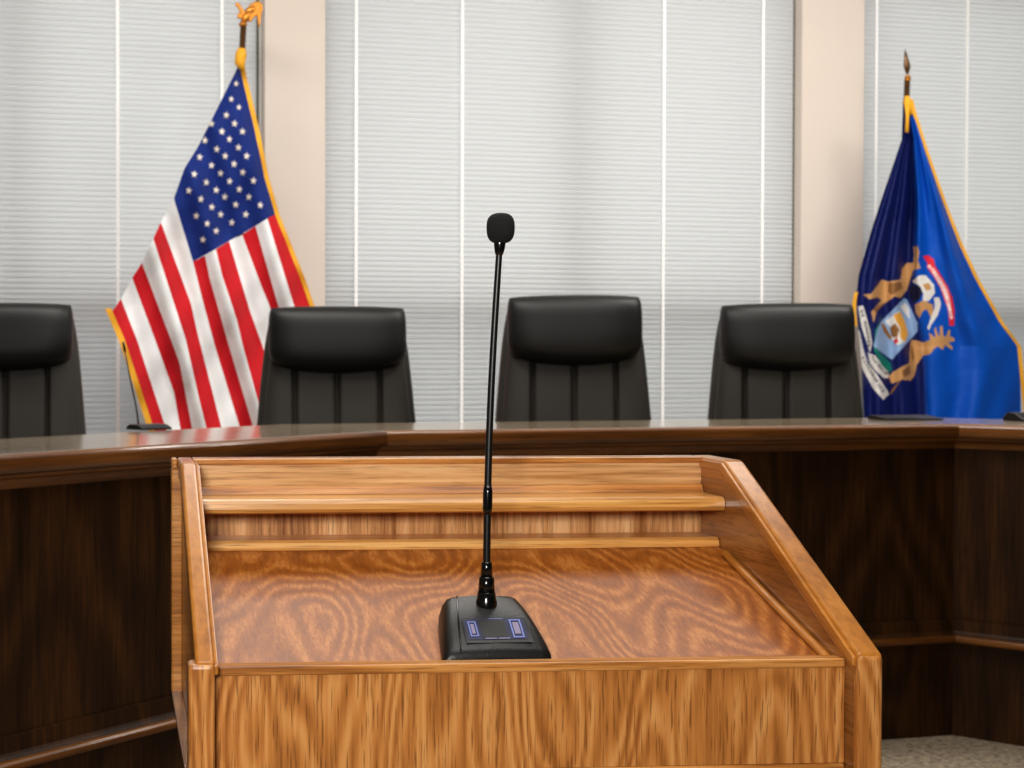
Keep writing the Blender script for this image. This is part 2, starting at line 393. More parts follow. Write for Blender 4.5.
# ------------------------------------------------------------------ lectern
LY = math.atan2(.05, .758); W = .7596; D = .482
SHX = -.027
lect = thing('lectern', 'light oak lectern with sloped reading board in front of the dais', 'lectern', (-.0711, 1.59, 0), LY)
def lobj(name, bm, mat, parent=lect, **k):
    for v in bm.verts: v.co.x += SHX*v.co.y
    return bm_obj(name, bm, mat, parent, **k)
ZN, ZR, YF = .975, 1.163, .371
ZBOX = .839
def cap_z(y): return ZN+(ZR-ZN)*min(1, y/YF)
T = .0265
for side in (0, 1):
    # inner board
    xi0, xi1 = (T-.014, T) if side == 0 else (W-T, W-T+.014)
    bm = bmesh.new()
    prism(bm, [(.001, ZBOX+.001), (.001, ZN-.008), (YF, ZR-.008), (D-.001, ZR-.008), (D-.001, ZBOX+.001)], xi0, xi1)
    sp = lobj('side_panel', bm, M_oak_side)
    xo0, xo1 = (0, T-.014) if side == 0 else (W-T+.014, W)
    # sloped cap over full width
    x0, x1 = (-.001, T+.001) if side == 0 else (W-T-.001, W+.001)
    cx0 = .0065 if side == 0 else x0
    bm = bmesh.new()
    prism(bm, [(.0, ZN-.028), (0, ZN), (YF, ZR), (YF+.0, ZR-.028)], cx0, x1)
    lobj('slope_cap', bm, M_oak_y, bevel=.004, segs=3)
    bm = bmesh.new()
    prism(bm, [(YF, ZR-.028), (YF, ZR), (D, ZR), (D, ZR-.028)], cx0, x1)
    lobj('rear_cap', bm, M_oak_y, bevel=.004, segs=3)
    # small inner bead under the cap
    bm = bmesh.new()
    bx0, bx1 = (T, T+.005) if side == 0 else (W-T-.005, W-T)
    prism(bm, [(.004, ZN-.014), (.004, ZN-.003), (YF-.002, ZR-.003), (D-.04, ZR-.003), (D-.04, ZR-.014), (YF, ZR-.014)], bx0, bx1)
    lobj('bead', bm, M_oak_y, bevel=.0015)
    # near and rear stiles, bottom rail
    bm = bmesh.new(); box(bm, xo0 if side else x0, x1 if side else xo1, 0, .030, ZBOX, ZN-.004)
    if side == 0: bm.free(); bm = bmesh.new(); box(bm, x0, x1, -.002, .030, ZBOX-.01, ZN-.001)
    else: bm.free(); bm = bmesh.new(); box(bm, x0, x1, -.002, .012, ZBOX-.01, ZN-.001)
    lobj('front_stile', bm, M_oak_v, bevel=.005, segs=3)
    bm = bmesh.new(); box(bm, xo0-.002*(1-side), xo1+.002*side, D-.026, D+.004, ZBOX, ZR-.014 if side == 0 else ZR-.03)
    lobj('rear_stile', bm, M_oak_h if side == 0 else M_oak_v, bevel=.002)
    if side == 0:
        bm = bmesh.new(); box(bm, xo0-.002, T-.014, .030, D-.026, ZBOX, ZBOX+.006); lobj('bottom_edge', bm, M_oak_side, bevel=.001)
        bm = bmesh.new(); box(bm, xo0-.002, cx0-.0002, D-.030, D+.004, ZR-.0138, ZR); lobj('rail_end', bm, M_oak_h, bevel=.003)
# front panel and rail
bm = bmesh.new(); box(bm, T+.0005, W-T-.0005, .031, .049, .848, .9545)
lobj('front_panel', bm, M_oak_v)
bm = bmesh.new(); box(bm, T+.0005, W-T-.0005, .029, .051, .9546, .9650)
lobj('front_rail', bm, M_oak_h, bevel=.002)
bm = bmesh.new(); box(bm, T+.0005, W-T-.0005, .029, .051, ZBOX-.012, .8475)
lobj('front_rail', bm, M_oak_h, bevel=.002)
# board
zb = lambda y: .959+.281*(y-.074)
bm = bmesh.new(); prism(bm, [(.052, zb(.052)-.016), (.052, zb(.052)), (.381, zb(.381)), (.445, zb(.381)), (.445, zb(.381)-.016), (.381, zb(.381)-.016)], T+.0006, W-T-.0006)
lobj('reading_board', bm, M_oak_board)
# quarter-round strips beside the board
bm = bmesh.new(); prism(bm, [(.06, zb(.06)), (.06, zb(.06)+.009), (.352, zb(.352)+.009), (.352, zb(.352))], W-T-.011, W-T-.0008)
lobj('edge_strip', bm, M_oak_y, bevel=.004, segs=3)
# rear panel, ledge, cleat
bm = bmesh.new(); box(bm, T+.0005, W-T-.0005, .447, D-.001, 1.030, 1.1145)
lobj('lower_back_panel', bm, wood('oak_back_vertical_flashlit', (150,96,50), (216,164,108), (240,198,146), grain='Z', across=30, rings=3, along=1.6, seed=11))  # paler than the other oak: flash brightness put into its colour
bm = bmesh.new(); box(bm, T+.0005, W-T-.0005, .445, D-.001, 1.115, ZR-.008)
lobj('upper_back_panel', bm, wood('oak_back_horizontal_flashlit', (186,134,80), (230,184,130), (246,212,164), grain='X', across=26, rings=3, along=1.2, seed=12, coat=.6))  # colour raised to carry the bright flash reflection
bm = bmesh.new(); box(bm, T+.0005, W-T-.0005, .440, D, ZR-.0078, ZR)
lobj('top_rail', bm, M_oak_h, bevel=.002)
bm = bmesh.new(); prism(bm, [(.4445, 1.1148), (.4445, 1.126), (.441, 1.124), (.437, 1.1175), (.434, 1.1148)], T+.0008, W-T-.0008)
lobj('cove_moulding', bm, M_oak_h)
bm = bmesh.new(); prism(bm, [(.4465, 1.096), (.4465, 1.1145), (.371, 1.1145), (.366, 1.113), (.363, 1.109), (.362, 1.102), (.364, 1.0975), (.369, 1.0955)], T+.0008, W-T-.0008)
lobj('pencil_ledge', bm, wood('oak_ledge_flashlit', (180,120,56), (228,170,92), (244,196,124), grain='X', across=30, rings=2, along=1.0, seed=13, coat=.5))  # oak lightened in colour for the flash on its front
bm = bmesh.new(); prism(bm, [(.4465, zb(.381)), (.4465, 1.0585), (.386, 1.0585), (.381, 1.055), (.379, 1.049), (.380, zb(.381))], T+.0008, W-T-.0008)
lobj('cleat', bm, wood('oak_cleat_flashlit', (180,118,56), (226,164,88), (244,192,120), grain='X', across=30, rings=2, along=1.0, seed=14), bevel=.001)  # flash brightening painted into the cleat's oak colour
bm = bmesh.new(); box(bm, T+.0005, W-T-.0005, .447, D-.001, ZBOX, 1.0295); lobj('rear_panel', bm, M_oak_v)
bm = bmesh.new(); box(bm, T+.001, W-T-.001, .052, .446, ZBOX, ZBOX+.012); lobj('box_floor', bm, M_oak_h)
# pedestal under the desk box
bm = bmesh.new(); box(bm, .13, W-.13, .10, .41, .06, ZBOX-.0005); lobj('pedestal', bm, M_oak_v, bevel=.003)
bm = bmesh.new(); box(bm, .07, W-.07, .04, .46, 0, .06); lobj('plinth', bm, M_oak_h, bevel=.004)

# ------------------------------------------------------------------ gooseneck microphone on the lectern
def lw(x, y, z=0):
    x = x+SHX*y
    return Vector((-.0711+x*math.cos(LY)-y*math.sin(LY), 1.59+x*math.sin(LY)+y*math.cos(LY), z))
MB = lw(.350, .108, zb(.108)); TILT = math.atan(.281)
mic = thing('gooseneck_microphone', 'tall black gooseneck microphone standing on the oak reading board', 'microphone', MB)
RB = Matrix.Rotation(LY+.02, 4, 'Z') @ Matrix.Rotation(TILT, 4, 'X')
def mobj(name, bm, mat, parent=mic, **k):
    bmesh.ops.transform(bm, matrix=RB, verts=bm.verts); return bm_obj(name, bm, mat, parent, **k)
# base: loft of rounded cross sections from front (low) to back (high)
def base_top(y):
    t = (y+.050)/.106
    return .012+.026*math.sin(min(1, max(0, t))**.8*math.pi/2)
def base_hw(y):
    t = (y+.050)/.106; return .0545-.0155*t**1.3
bm = bmesh.new(); rings = []
ys = [-.050+.106*k/24 for k in range(25)]
for k, y in enumerate(ys):
    h = base_top(y); w_ = base_hw(y)
    if k == 0: h *= .55
    if k == 24: h *= .86
    cs = [(-w_-.009, .001), (-w_-.009, h*.35), (-w_-.006, h*.72), (-w_-.001, h*.93), (-w_+.006, h), (-w_*.45, h+.0012), (0, h+.0018),
          (w_*.45, h+.0012), (w_-.006, h), (w_+.001, h*.93), (w_+.005, h*.72), (w_+.006, h*.35), (w_+.006, .001)]
    rings.append([bm.verts.new((x, y, z)) for x, z in cs])
for a, b in zip(rings, rings[1:]):
    for q in range(len(a)-1): bm.faces.new((a[q], a[q+1], b[q+1], b[q]))
    bm.faces.new((a[-1], a[0], b[0], b[-1]))
bm.faces.new(rings[0]); bm.faces.new(rings[-1][::-1])
mb = mobj('microphone_base', bm, M_basegrey, smooth=True)
md = mb.modifiers.new('es', 'EDGE_SPLIT'); md.split_angle = math.radians(50)
# raised groove line on the left shoulder
bm = bmesh.new()
tube(bm, [(-base_hw(y)+.011, y, base_top(y)+.0006) for y in ys[1:-1]], .0011, 6)
mobj('seam', bm, M_gloss, mb, smooth=True)
def plate(x0, x1, y0, y1, lift, n=8, skew=0.0):
    bm = bmesh.new(); g = []
    for j in range(n+1):
        y = y0+(y1-y0)*j/n
        g.append([bm.verts.new((x+skew*(y-y0), y, base_top(y)+.0018+lift)) for x in (x0, (x0+x1)/2, x1)])
    for j in range(n):
        for i in range(2): bm.faces.new((g[j][i], g[j][i+1], g[j+1][i+1], g[j+1][i]))
    return bm
PO = -.006
_pl = plate
def plate(x0, x1, y0, y1, *a): return _pl(x0+.001, x1+.001, y0+PO, y1+PO, *a)
P = plate(-.036, .040, -.030, .008, .0006); pan = mobj('control_panel', P, M_blackplastic, mb)
mobj('printed_border', plate(-.034, .036, -.026, .006, .0010), M_blue_fill, pan)
mobj('talk_button', plate(-.017, .013, -.0235, .0035, .0016), M_basegrey, pan, bevel=.0005)
def frame_plate(x0, x1, y0, y1, t, lift):
    bm = plate(x0, x1, y0, y0+t, lift, 2)
    for a in ((x0, x1, y1-t, y1), (x0, x0+t, y0, y1), (x1-t, x1, y0, y1)):
        b2 = plate(*a, lift, 4); me = bpy.data.meshes.new('t'); b2.to_mesh(me); b2.free(); bm.from_mesh(me); bpy.data.meshes.remove(me)
    return bm
mobj('left_printed_key', frame_plate(-.030, -.0205, -.022, .001, .0016, .0016), M_blue_line, pan)
mobj('left_key_legend', plate(-.0275, -.0235, -.018, -.003, .0015), M_lilac, pan)
mobj('right_printed_key', frame_plate(.0185, .0315, -.0245, .0035, .0018, .0016), M_blue_line, pan)
mobj('right_key_legend', plate(.0215, .0285, -.019, -.001, .0015), M_lilac, pan)
mobj('printed_line', plate(-.014, -.001, -.0258, -.0243, .0016), M_lilac, pan)
mobj('printed_line', plate(.001, .014, -.0258, -.0243, .0016), M_lilac, pan)
mobj('printed_line', plate(-.004, .012, .0046, .0056, .0016), M_blue_line, pan)
# neck in world axes relative to MB
NB = Vector(((487-CX)/F*1.742, 1.742, 1.30-(613-HZ)/F*1.742))-MB
NT = Vector(((499.3-CX)/F*1.742, 1.742, 1.30-(246-HZ)/F*1.742))-MB
ax = (NT-NB)
def on(t, bow=.004): return NB+ax*t+Vector((-bow*math.sin(math.pi*t), 0, 0))
px = 1.742/F
bm = bmesh.new()
tube(bm, [on(t) for t in (-.03, .03, .038, .055, .06)], [.0130, .0122, .0112, .0104, .006], 20)
tube(bm, [on(t) for t in (.05, .095, .1)], [.0098, .0088, .006], 20)
tube(bm, [on(t) for t in (.095, .135, .14)], [.0072, .0062, .004], 20)
bm_obj('socket', bm, M_gloss, mic, smooth=True)
bm = bmesh.new(); n = 40; tube(bm, [on(.1+.9*k/n) for k in range(n+1)], [(.0044-.0007*k/n) for k in range(n+1)], 14)
neck = bm_obj('gooseneck', bm, M_blackplastic, mic, smooth=True)
bm = bmesh.new(); tube(bm, [on(t) for t in (.268, .285, .33, .347)], [.0045, .0056, .0056, .0045], 16)
bm_obj('collar', bm, M_gloss, neck, smooth=True)
bm = bmesh.new(); tube(bm, [on(t) for t in (.975, .985, 1.0, 1.025, 1.035)], [.0042, .0055, .0066, .0072, .005], 18)
bm_obj('microphone_capsule', bm, M_gloss, mic, smooth=True)
hc = Vector(((500.2-CX)/F*1.742, 1.742, 1.30-(228.5-HZ)/F*1.742))-MB
bm = bmesh.new(); bmesh.ops.create_uvsphere(bm, u_segments=32, v_segments=24, radius=1)
for v in bm.verts:      # squarish foam windscreen
    c = v.co; q = (abs(c.x)**2+abs(c.y)**2)**.5
    f = 1/((q**2.9+abs(c.z)**2.9)**(1/2.9))
    v.co = Vector((c.x*f*.0162*(1-.04*c.z*-1 if c.z < 0 else 1), c.y*f*.0162, c.z*f*.0176))
bmesh.ops.translate(bm, vec=hc, verts=bm.verts)
bm_obj('foam_windscreen', bm, M_foam, mic, smooth=True)

# ------------------------------------------------------------------ executive chairs
def make_chair(label):
    t = thing('office_chair', label, 'chair')
    rec = math.radians(7)
    def tilt(x, y, z, a=0, b=0):
        dz = z-.45; return (x, y*1.0+.0+dz*math.sin(rec), .45+dz*math.cos(rec)+y*-math.sin(rec)*.0)
    hwf = lambda b: .342-.031*(b+1)-.003*(b+1)**2*.5
    bm = pillow(lambda b: hwf(b), .80, .405, .30, .050, p=14, nx=56, nz=40, warp=tilt)
    bm_obj('back_shell', bm, M_shell, t, smooth=True)
    def groove(aa, bb, x, z):
        g = 0
        for s in (-.60, 0, .60):
            xx = s*.275; g += .040*math.exp(-((x-xx)/.0062)**2)
        return g
    bm = pillow(lambda b: hwf(b)-.022, .79, .385, .262, .055, p=9, nx=120, nz=40, warp=tilt, front=groove)
    bm_obj('backrest', bm, M_leather, t, smooth=True)
    def hwarp(x, y, z, a, b):
        if b < 0: z -= .022*(1-a*a)*(-b)
        else: z += .004*(1-a*a)*b
        if b < 0: x *= 1-.14*(-b)**5; y += .03*(-b)**2
        return tilt(x, y, z)
    bm = pillow(lambda b: .268, 1.122, .124, .205, .085, p=4.6, nx=48, nz=32, warp=hwarp)
    bm_obj('headrest', bm, M_leather_head, t, smooth=True)
    bm = pillow(lambda b: .26, .0, .25, .0, .05, p=8, nx=40, nz=30, warp=lambda x, y, z, a, b: (x, z-.02, .49+y*-1))
    bm_obj('seat', bm, M_leather, t, smooth=True)
    for s in (-1, 1):
        bm = bmesh.new()
        tube(bm, [(s*.27, .16, .46), (s*.315, .16, .56), (s*.315, .12, .68), (s*.315, -.12, .68), (s*.315, -.16, .56), (s*.27, -.12, .46)], .018, 12)
        a = bm_obj('armrest', bm, M_shell, t, smooth=True)
        bm = bmesh.new(); ellipsoid(bm, (s*.315, 0, .70), (.032, .14, .016)); bm_obj('arm_pad', bm, M_leather, a, smooth=True)
    bm = bmesh.new(); tube(bm, [(0, 0, .08), (0, 0, .28), (0, 0, .281), (0, 0, .44)], [.03, .03, .016, .016], 16)
    bm_obj('gas_column', bm, M_chrome, t, smooth=True)
    for k in range(5):
        a = math.radians(72*k+18); c, s = math.cos(a), math.sin(a)
        bm = bmesh.new(); tube(bm, [(c*.02, s*.02, .11), (c*.16, s*.16, .10), (c*.31, s*.31, .075)], [.024, .02, .014], 10)
        leg = bm_obj('base_arm', bm, M_shell, t, smooth=True)
        bm = bmesh.new(); tube(bm, [(c*.31-s*.018, s*.31+c*.018, .03), (c*.31+s*.018, s*.31-c*.018, .03)], .03, 16)
        bm_obj('caster', bm, M_blackplastic, leg)
    return t
def copy_tree(o, parent=None):
    c = o.copy(); COL.objects.link(c); c.parent = parent
    for ch in [q for q in o.children]: copy_tree(ch, c)
    return c
chair_spec = [  # px centre of headrest, Y, headrest top row, turn relative to the line of sight, label
    (338.5, 5.75, 306.5, .06, 1.0, 'black leather executive chair overlapping the right edge of the striped flag'),
    (576, 5.65, 295.5, .09, .945, 'black leather executive chair in the middle, just right of the microphone'),
    (788, 5.72, 303.5, .10, .925, 'black leather executive chair beside the blue flag, rightmost of the four'),
    (3.5, 5.72, 303, -.10, .97, 'black leather executive chair cut off by the left edge of the photo'),
]
proto = make_chair(chair_spec[0][4])
trees = [proto]+[copy_tree(proto) for _ in range(3)]
for o, (pxc, Y, ytop, yaw, wide, lab) in zip(trees, chair_spec):
    yaw = yaw-math.atan((pxc-CX)/F); X = (pxc-CX)/F*Y; top_z = 1.30+(HZ-ytop)/F*(Y+.1)-.30
    o.location = (X-.2*math.sin(yaw)*-1, Y+.0-.2, .30); o.rotation_euler = (0, 0, yaw)
    o.scale = (wide, 1, top_z/1.243); o['label'] = lab
for ch in trees[3].children:
    if ch.name.startswith('backrest'):
        pass

# ------------------------------------------------------------------ flags
def plane_pt(pxx, pyy, Y0, depth=0.0):
    """point of the cloth plane (parallel to the back wall) at a given column and row; depth moves it towards the room"""
    k = (pxx-CX)/F; Y = Y0/(1-k*math.tan(PHI))
    p = Vector((k*Y, Y, H+(HZ-pyy)/F*Y))
    eye = Vector((0, 0, H))
    return eye+(p-eye)*(1-depth/Y)
FY = 6.85
RED, WHITE, BLUE = srgb(196,12,28), srgb(232,233,234), srgb(5,40,120)
EXT = 540
bnd = {
 13: [(112,312),(124,340),(132.5,366),(152,426)], 12: [(121,299),(137,340),(165,426)],
 11: [(132.3,278),(155.3,340),(174,392),(180,426)], 10: [(142,263),(171,340),(179.5,363),(191.5,426)],
 9: [(153.5,239),(186,340),(200,402.5),(206,426)], 8: [(161,222.5),(191,304),(197.4,333),(221,426)],
 7: [(193.2,261.8),(202,297.5),(215,346),(239.5,426)], 6: [(205,256),(209.5,278),(228,343),(252.7,426)],
 5: [(216,249.5),(222,274.6),(237,320),(243,346),(265,426)], 4: [(229,241.4),(249.5,310),(262.5,346),(287,426)],
 3: [(242.3,235),(262,287.6),(269,304),(305,426)], 2: [(255.3,226.4),(278,305.5),(318,426)],
 1: [(267.3,218.6),(293.6,304),(334,426)], 0: [(275.6,214.4),(301,278),(310,304),(350,426)]}
def wave(x, y):
    a = (x-.33*y)
    return 1.2*(.022*math.sin(a*.105+.6)+.010*math.sin(a*.21+y*.012+2)+.012*math.sin(x*.03+y*.045)+.005*math.sin(x*.16+y*.11))
def wave_c(x, y): return wave(x, y)*.6+.012*math.sin((x-212)*.16)
class Cloth:
    def __init__(s): s.v = []; s.f = []; s.c = []
    def grid(s, fn, nu, nv, colfn):
        base = len(s.v)
        for j in range(nv+1):
            for i in range(nu+1): s.v.append(fn(i/nu, j/nv))
        for j in range(nv):
            for i in range(nu):
                s.f.append((base+j*(nu+1)+i, base+j*(nu+1)+i+1, base+(j+1)*(nu+1)+i+1, base+(j+1)*(nu+1)+i))
                s.c.append(colfn((i+.5)/nu, (j+.5)/nv))
    def fan(s, centre, ring, col):
        b = len(s.v); s.v.append(centre); s.v += ring; n = len(ring)
        for k in range(n): s.f.append((b, b+1+k, b+1+(k+1) % n)); s.c.append(col)
    def build(s, name, mat, origin, parent=None):
        me = mesh_from(name, [Vector(p)-origin for p in s.v], s.f)
        ca = me.color_attributes.new('dye_and_shade', 'FLOAT_COLOR', 'CORNER')
        i = 0
        for f, c in zip(s.f, s.c):
            for _ in f: ca.data[i].color = c; i += 1
        return link(name, me, parent, [mat], True, loc=origin if parent is None else (0, 0, 0))
M_cloth_us = attr_cloth('striped_flag_cloth', .75, .1)
M_cloth_mi = attr_cloth('blue_satin_flag_cloth', .5, .0)
us = Cloth()
def stripe_pt(sa, r):
    s0 = int(math.floor(sa)); s0 = min(s0, 12); fr = sa-s0
    def one(s):
        tab = bnd[s]; y = tab[0][1]+(EXT-tab[0][1])*r; return lerp_tab(tab, y), y
    (xa, ya), (xb, yb) = one(s0), one(s0+1)
    return xa+(xb-xa)*fr, ya+(yb-ya)*fr
# stripes below the canton: 0..7 and 7..13 (left group starts at silhouette / canton edge)
bnd7b = [(174,199),(184,232),(193.2,261.8),(202,297.5),(215,346),(239.5,426)]
for s in range(13):
    def fn(uu, vv, s=s):
        def one(q):
            tab = bnd7b if (q == 7 and s >= 7) else bnd[q]
            y = tab[0][1]+(EXT-tab[0][1])*vv; return lerp_tab(tab, y), y
        (xa, ya), (xb, yb) = one(s), one(s+1)
        x, y = xa+(xb-xa)*uu, ya+(yb-ya)*uu
        return plane_pt(x, y, FY, wave(x, y))
    us.grid(fn, 8, 90, lambda a, b, s=s: RED if s % 2 == 0 else WHITE)
Lc = [(239,64),(236,72),(212,120),(198,147.5),(184.6,169),(175.5,190),(174,199)]
Rc = [(240.5,63),(242.5,76),(255.7,131),(265,177.6),(275.6,214.4)]
def can_xy(uu, vv):
    # left boundary: silhouette, then the canton's lower edge; right boundary: top edge
    yl = 64+(261.8-64)*vv; yr = 63+(214.4-63)*vv
    xl = lerp_tab([(239,64),(236,72),(212,120),(198,147.5),(184.6,169),(174,199),(184,232),(193.2,261.8)], yl)
    xr = lerp_tab(Rc, yr)
    return xl+(xr-xl)*uu, yl+(yr-yl)*uu
def can_fn(uu, vv):
    x, y = can_xy(uu, vv); return plane_pt(x, y, FY, wave(x, y))
us.grid(can_fn, 40, 80, lambda a, b: BLUE)
stars = [(279,90),(261,146),(289,176),(243,204),(273,235),(189,236),(227,264),(302,264),(254,292),(165,296),(287,322),(208,328),(317,353),(239,353),(146,357),(271,382),(189,387),(222,416),(303,412),(126,419),(255,445),(342,443),(170,449),(106,479),(206,477),(290,474),(150,510),(237,502),(325,502),(190,539),(277,530),(367,532),(133,571),(222,566),(314,566),(173,599),(263,595),(206,626),(157,658)]
for (cx, cy) in stars:
    x, y = 160+cx/3.657, 60+cy/3.657
    ring = []
    for k in range(10):
        r = (4.2 if k % 2 == 0 else 1.6)*(.85 if cy < 200 else 1); a = math.radians(k*36+100)
        xx, yy = x+r*.88*math.sin(a), y+r*math.cos(a)
        ring.append(plane_pt(xx, yy, FY, wave(xx, yy)+.006))
    us.fan(plane_pt(x, y, FY, wave(x, y)+.006), ring, srgb(236,226,214))
org = plane_pt(200, 300, FY)
flag1 = us.build('flag', M_cloth_us, org)
tag(flag1, 'red and white striped flag with white stars on blue, gold fringed', 'flag')
def fringe(tab, width, Y0, wv, side, parent, org, y0, y1, lift=.003, name='fringe'):
    """toothed gold strip along an edge given as (x,y) table"""
    bm = bmesh.new(); n = int((y1-y0)/1.6); prev = None
    for k in range(n+1):
        y = y0+(y1-y0)*k/n; x = lerp_tab(tab, y)
        wd = width*(1 if k % 2 else .82)
        a = bm.verts.new(plane_pt(x-side*1.0, y, Y0, wv(x, y)+lift)-org); b = bm.verts.new(plane_pt(x+side*wd, y+wd*.15, Y0, wv(x, y)+lift+.002)-org)
        if prev: bm.faces.new((prev[0], prev[1], b, a))
        prev = (a, b)
    return bm_obj(name, bm, M_fringe, parent, smooth=False)
topedge = Rc[:-1]+[(275.6,214.4)]+bnd[0][1:]
fringe(topedge, 4.2, FY, wave, 1, flag1, org, 63, 500)
fringe([(112,312),(124,340),(132.5,366),(152,426)], 5.5, FY, wave, -1, flag1, org, 308, 520)
def knot(parent, org, pts, r, Y0, depth, name='heading_sleeve'):
    bm = bmesh.new(); tube(bm, [plane_pt(x, y, Y0, depth)-org for x, y in pts], r, 12)
    return bm_obj(name, bm, M_fringe, parent, smooth=True)
knot(flag1, org, [(242,50),(241,56),(240,64),(243,72)], [.018,.026,.024,.010], FY, .0)

def flag_pole(label, Y0, x_top, x_bot, y_top, dep):
    b = plane_pt(x_bot, 384, Y0, dep); t = plane_pt(x_top, y_top, Y0, dep)
    root = thing('flagpole', label, 'flagpole', (b.x, b.y, .30))
    bm = bmesh.new(); tube(bm, [(0, 0, .03), (0, 0, t.z-.30-.25), (t.x-b.x, t.y-b.y, t.z-.30)], [.0155, .0155, .014], 16)
    bm_obj('pole', bm, M_darkpole, root, smooth=True)
    bm = bmesh.new(); tube(bm, [(0, 0, 0), (0, 0, .02), (0, 0, .035), (0, 0, .06), (0, 0, .12)], [.16, .16, .10, .03, .022], 32)
    bm_obj('floor_stand', bm, M_gold, root, smooth=False)
    return root, t, Vector((b.x, b.y, .30))
pole1, t1, o1 = flag_pole('brass flagpole topped by a gold eagle, left side', FY, 243.5, 240.5, 27, -.09)
# eagle finial, perched, wings up
def sc(x, y, d=0.0): return plane_pt(x, y, FY, -.09+d)-o1
bm = bmesh.new()
R3 = lambda a: Matrix.Rotation(a, 3, 'Y')
ellipsoid(bm, sc(243, 26), (.020, .020, .013)); ellipsoid(bm, sc(246, 19), (.018, .017, .034), R3(.6))
ellipsoid(bm, sc(250, 12), (.019, .016, .028), R3(.9))
def wing(pts, th=.010):
    c = [sc(x, y) for x, y in pts]; n = Vector((math.sin(PHI), -math.cos(PHI), 0))*th
    f = [bm.verts.new(p+n) for p in c]; b = [bm.verts.new(p-n) for p in c]
    bm.faces.new(f); bm.faces.new(b[::-1])
    for k in range(len(c)): bm.faces.new((f[k], b[k], b[(k+1) % len(c)], f[(k+1) % len(c)]))
wing([(247,21),(246,13),(249,7),(254,3.5),(259,3),(262,6),(262.5,10),(261,16),(260,24),(259,30),(258,24),(257,17),(254,19),(250,24)])
wing([(245,21),(242,18),(240,14),(238,9),(235,7),(236,4),(239,4.5),(241,8),(244,12),(246,16)], .006)
wing([(243,20),(238,20),(237,17),(239,14),(242,15)], .006)
fin = bm_obj('eagle_finial', bm, M_gold, pole1, smooth=False, bevel=.004)

# blue flag
MI_L = [(901,99),(900,140),(885,185),(872,225),(858,275),(855.5,300),(858,330),(862,370),(865,428),(868,540)]
MI_R = [(908,99),(910.5,110),(925,155),(943,205),(957,240),(975,278),(1000,322),(1018,346),(1020.5,370),(1021,400),(1022,540)]
def fold(x, y):
    l, r = lerp_tab(MI_L, y), lerp_tab(MI_R, y); uu = min(1, max(0, (x-l)/(r-l))); g = min(1, max(0, (y-100)/120))
    b = .56-.16*min(1, max(0, (y-200)/150))        # where the deep pleat meets the bright face
    d = 0
    if uu < b:
        q = uu/b
        d = -.11*(q**1.2)*g - .030*g*math.sin(q*math.pi*2*2.6+.4) 
    else:
        q = (uu-b)/(1-b)
        d = -.11*g*math.exp(-q*9)+.036*g*math.sin(q*math.pi*2*1.4+y*.006)+.010*g*math.sin(q*17+y*.03)
    return d+.004*math.sin(x*.2+y*.08)*g
P_ = lambda pts, ox=850, oy=240, k=4.8: [(ox+x/k, oy+y/k) for x, y in pts]
TAN, DTAN, WH, NAVY, SKY, YEL, GRN, REDR, PINK = srgb(196,148,96), srgb(140,98,56), srgb(222,218,214), srgb(12,14,48), srgb(140,168,205), srgb(232,168,60), srgb(22,120,104), srgb(214,40,60), srgb(236,170,165)
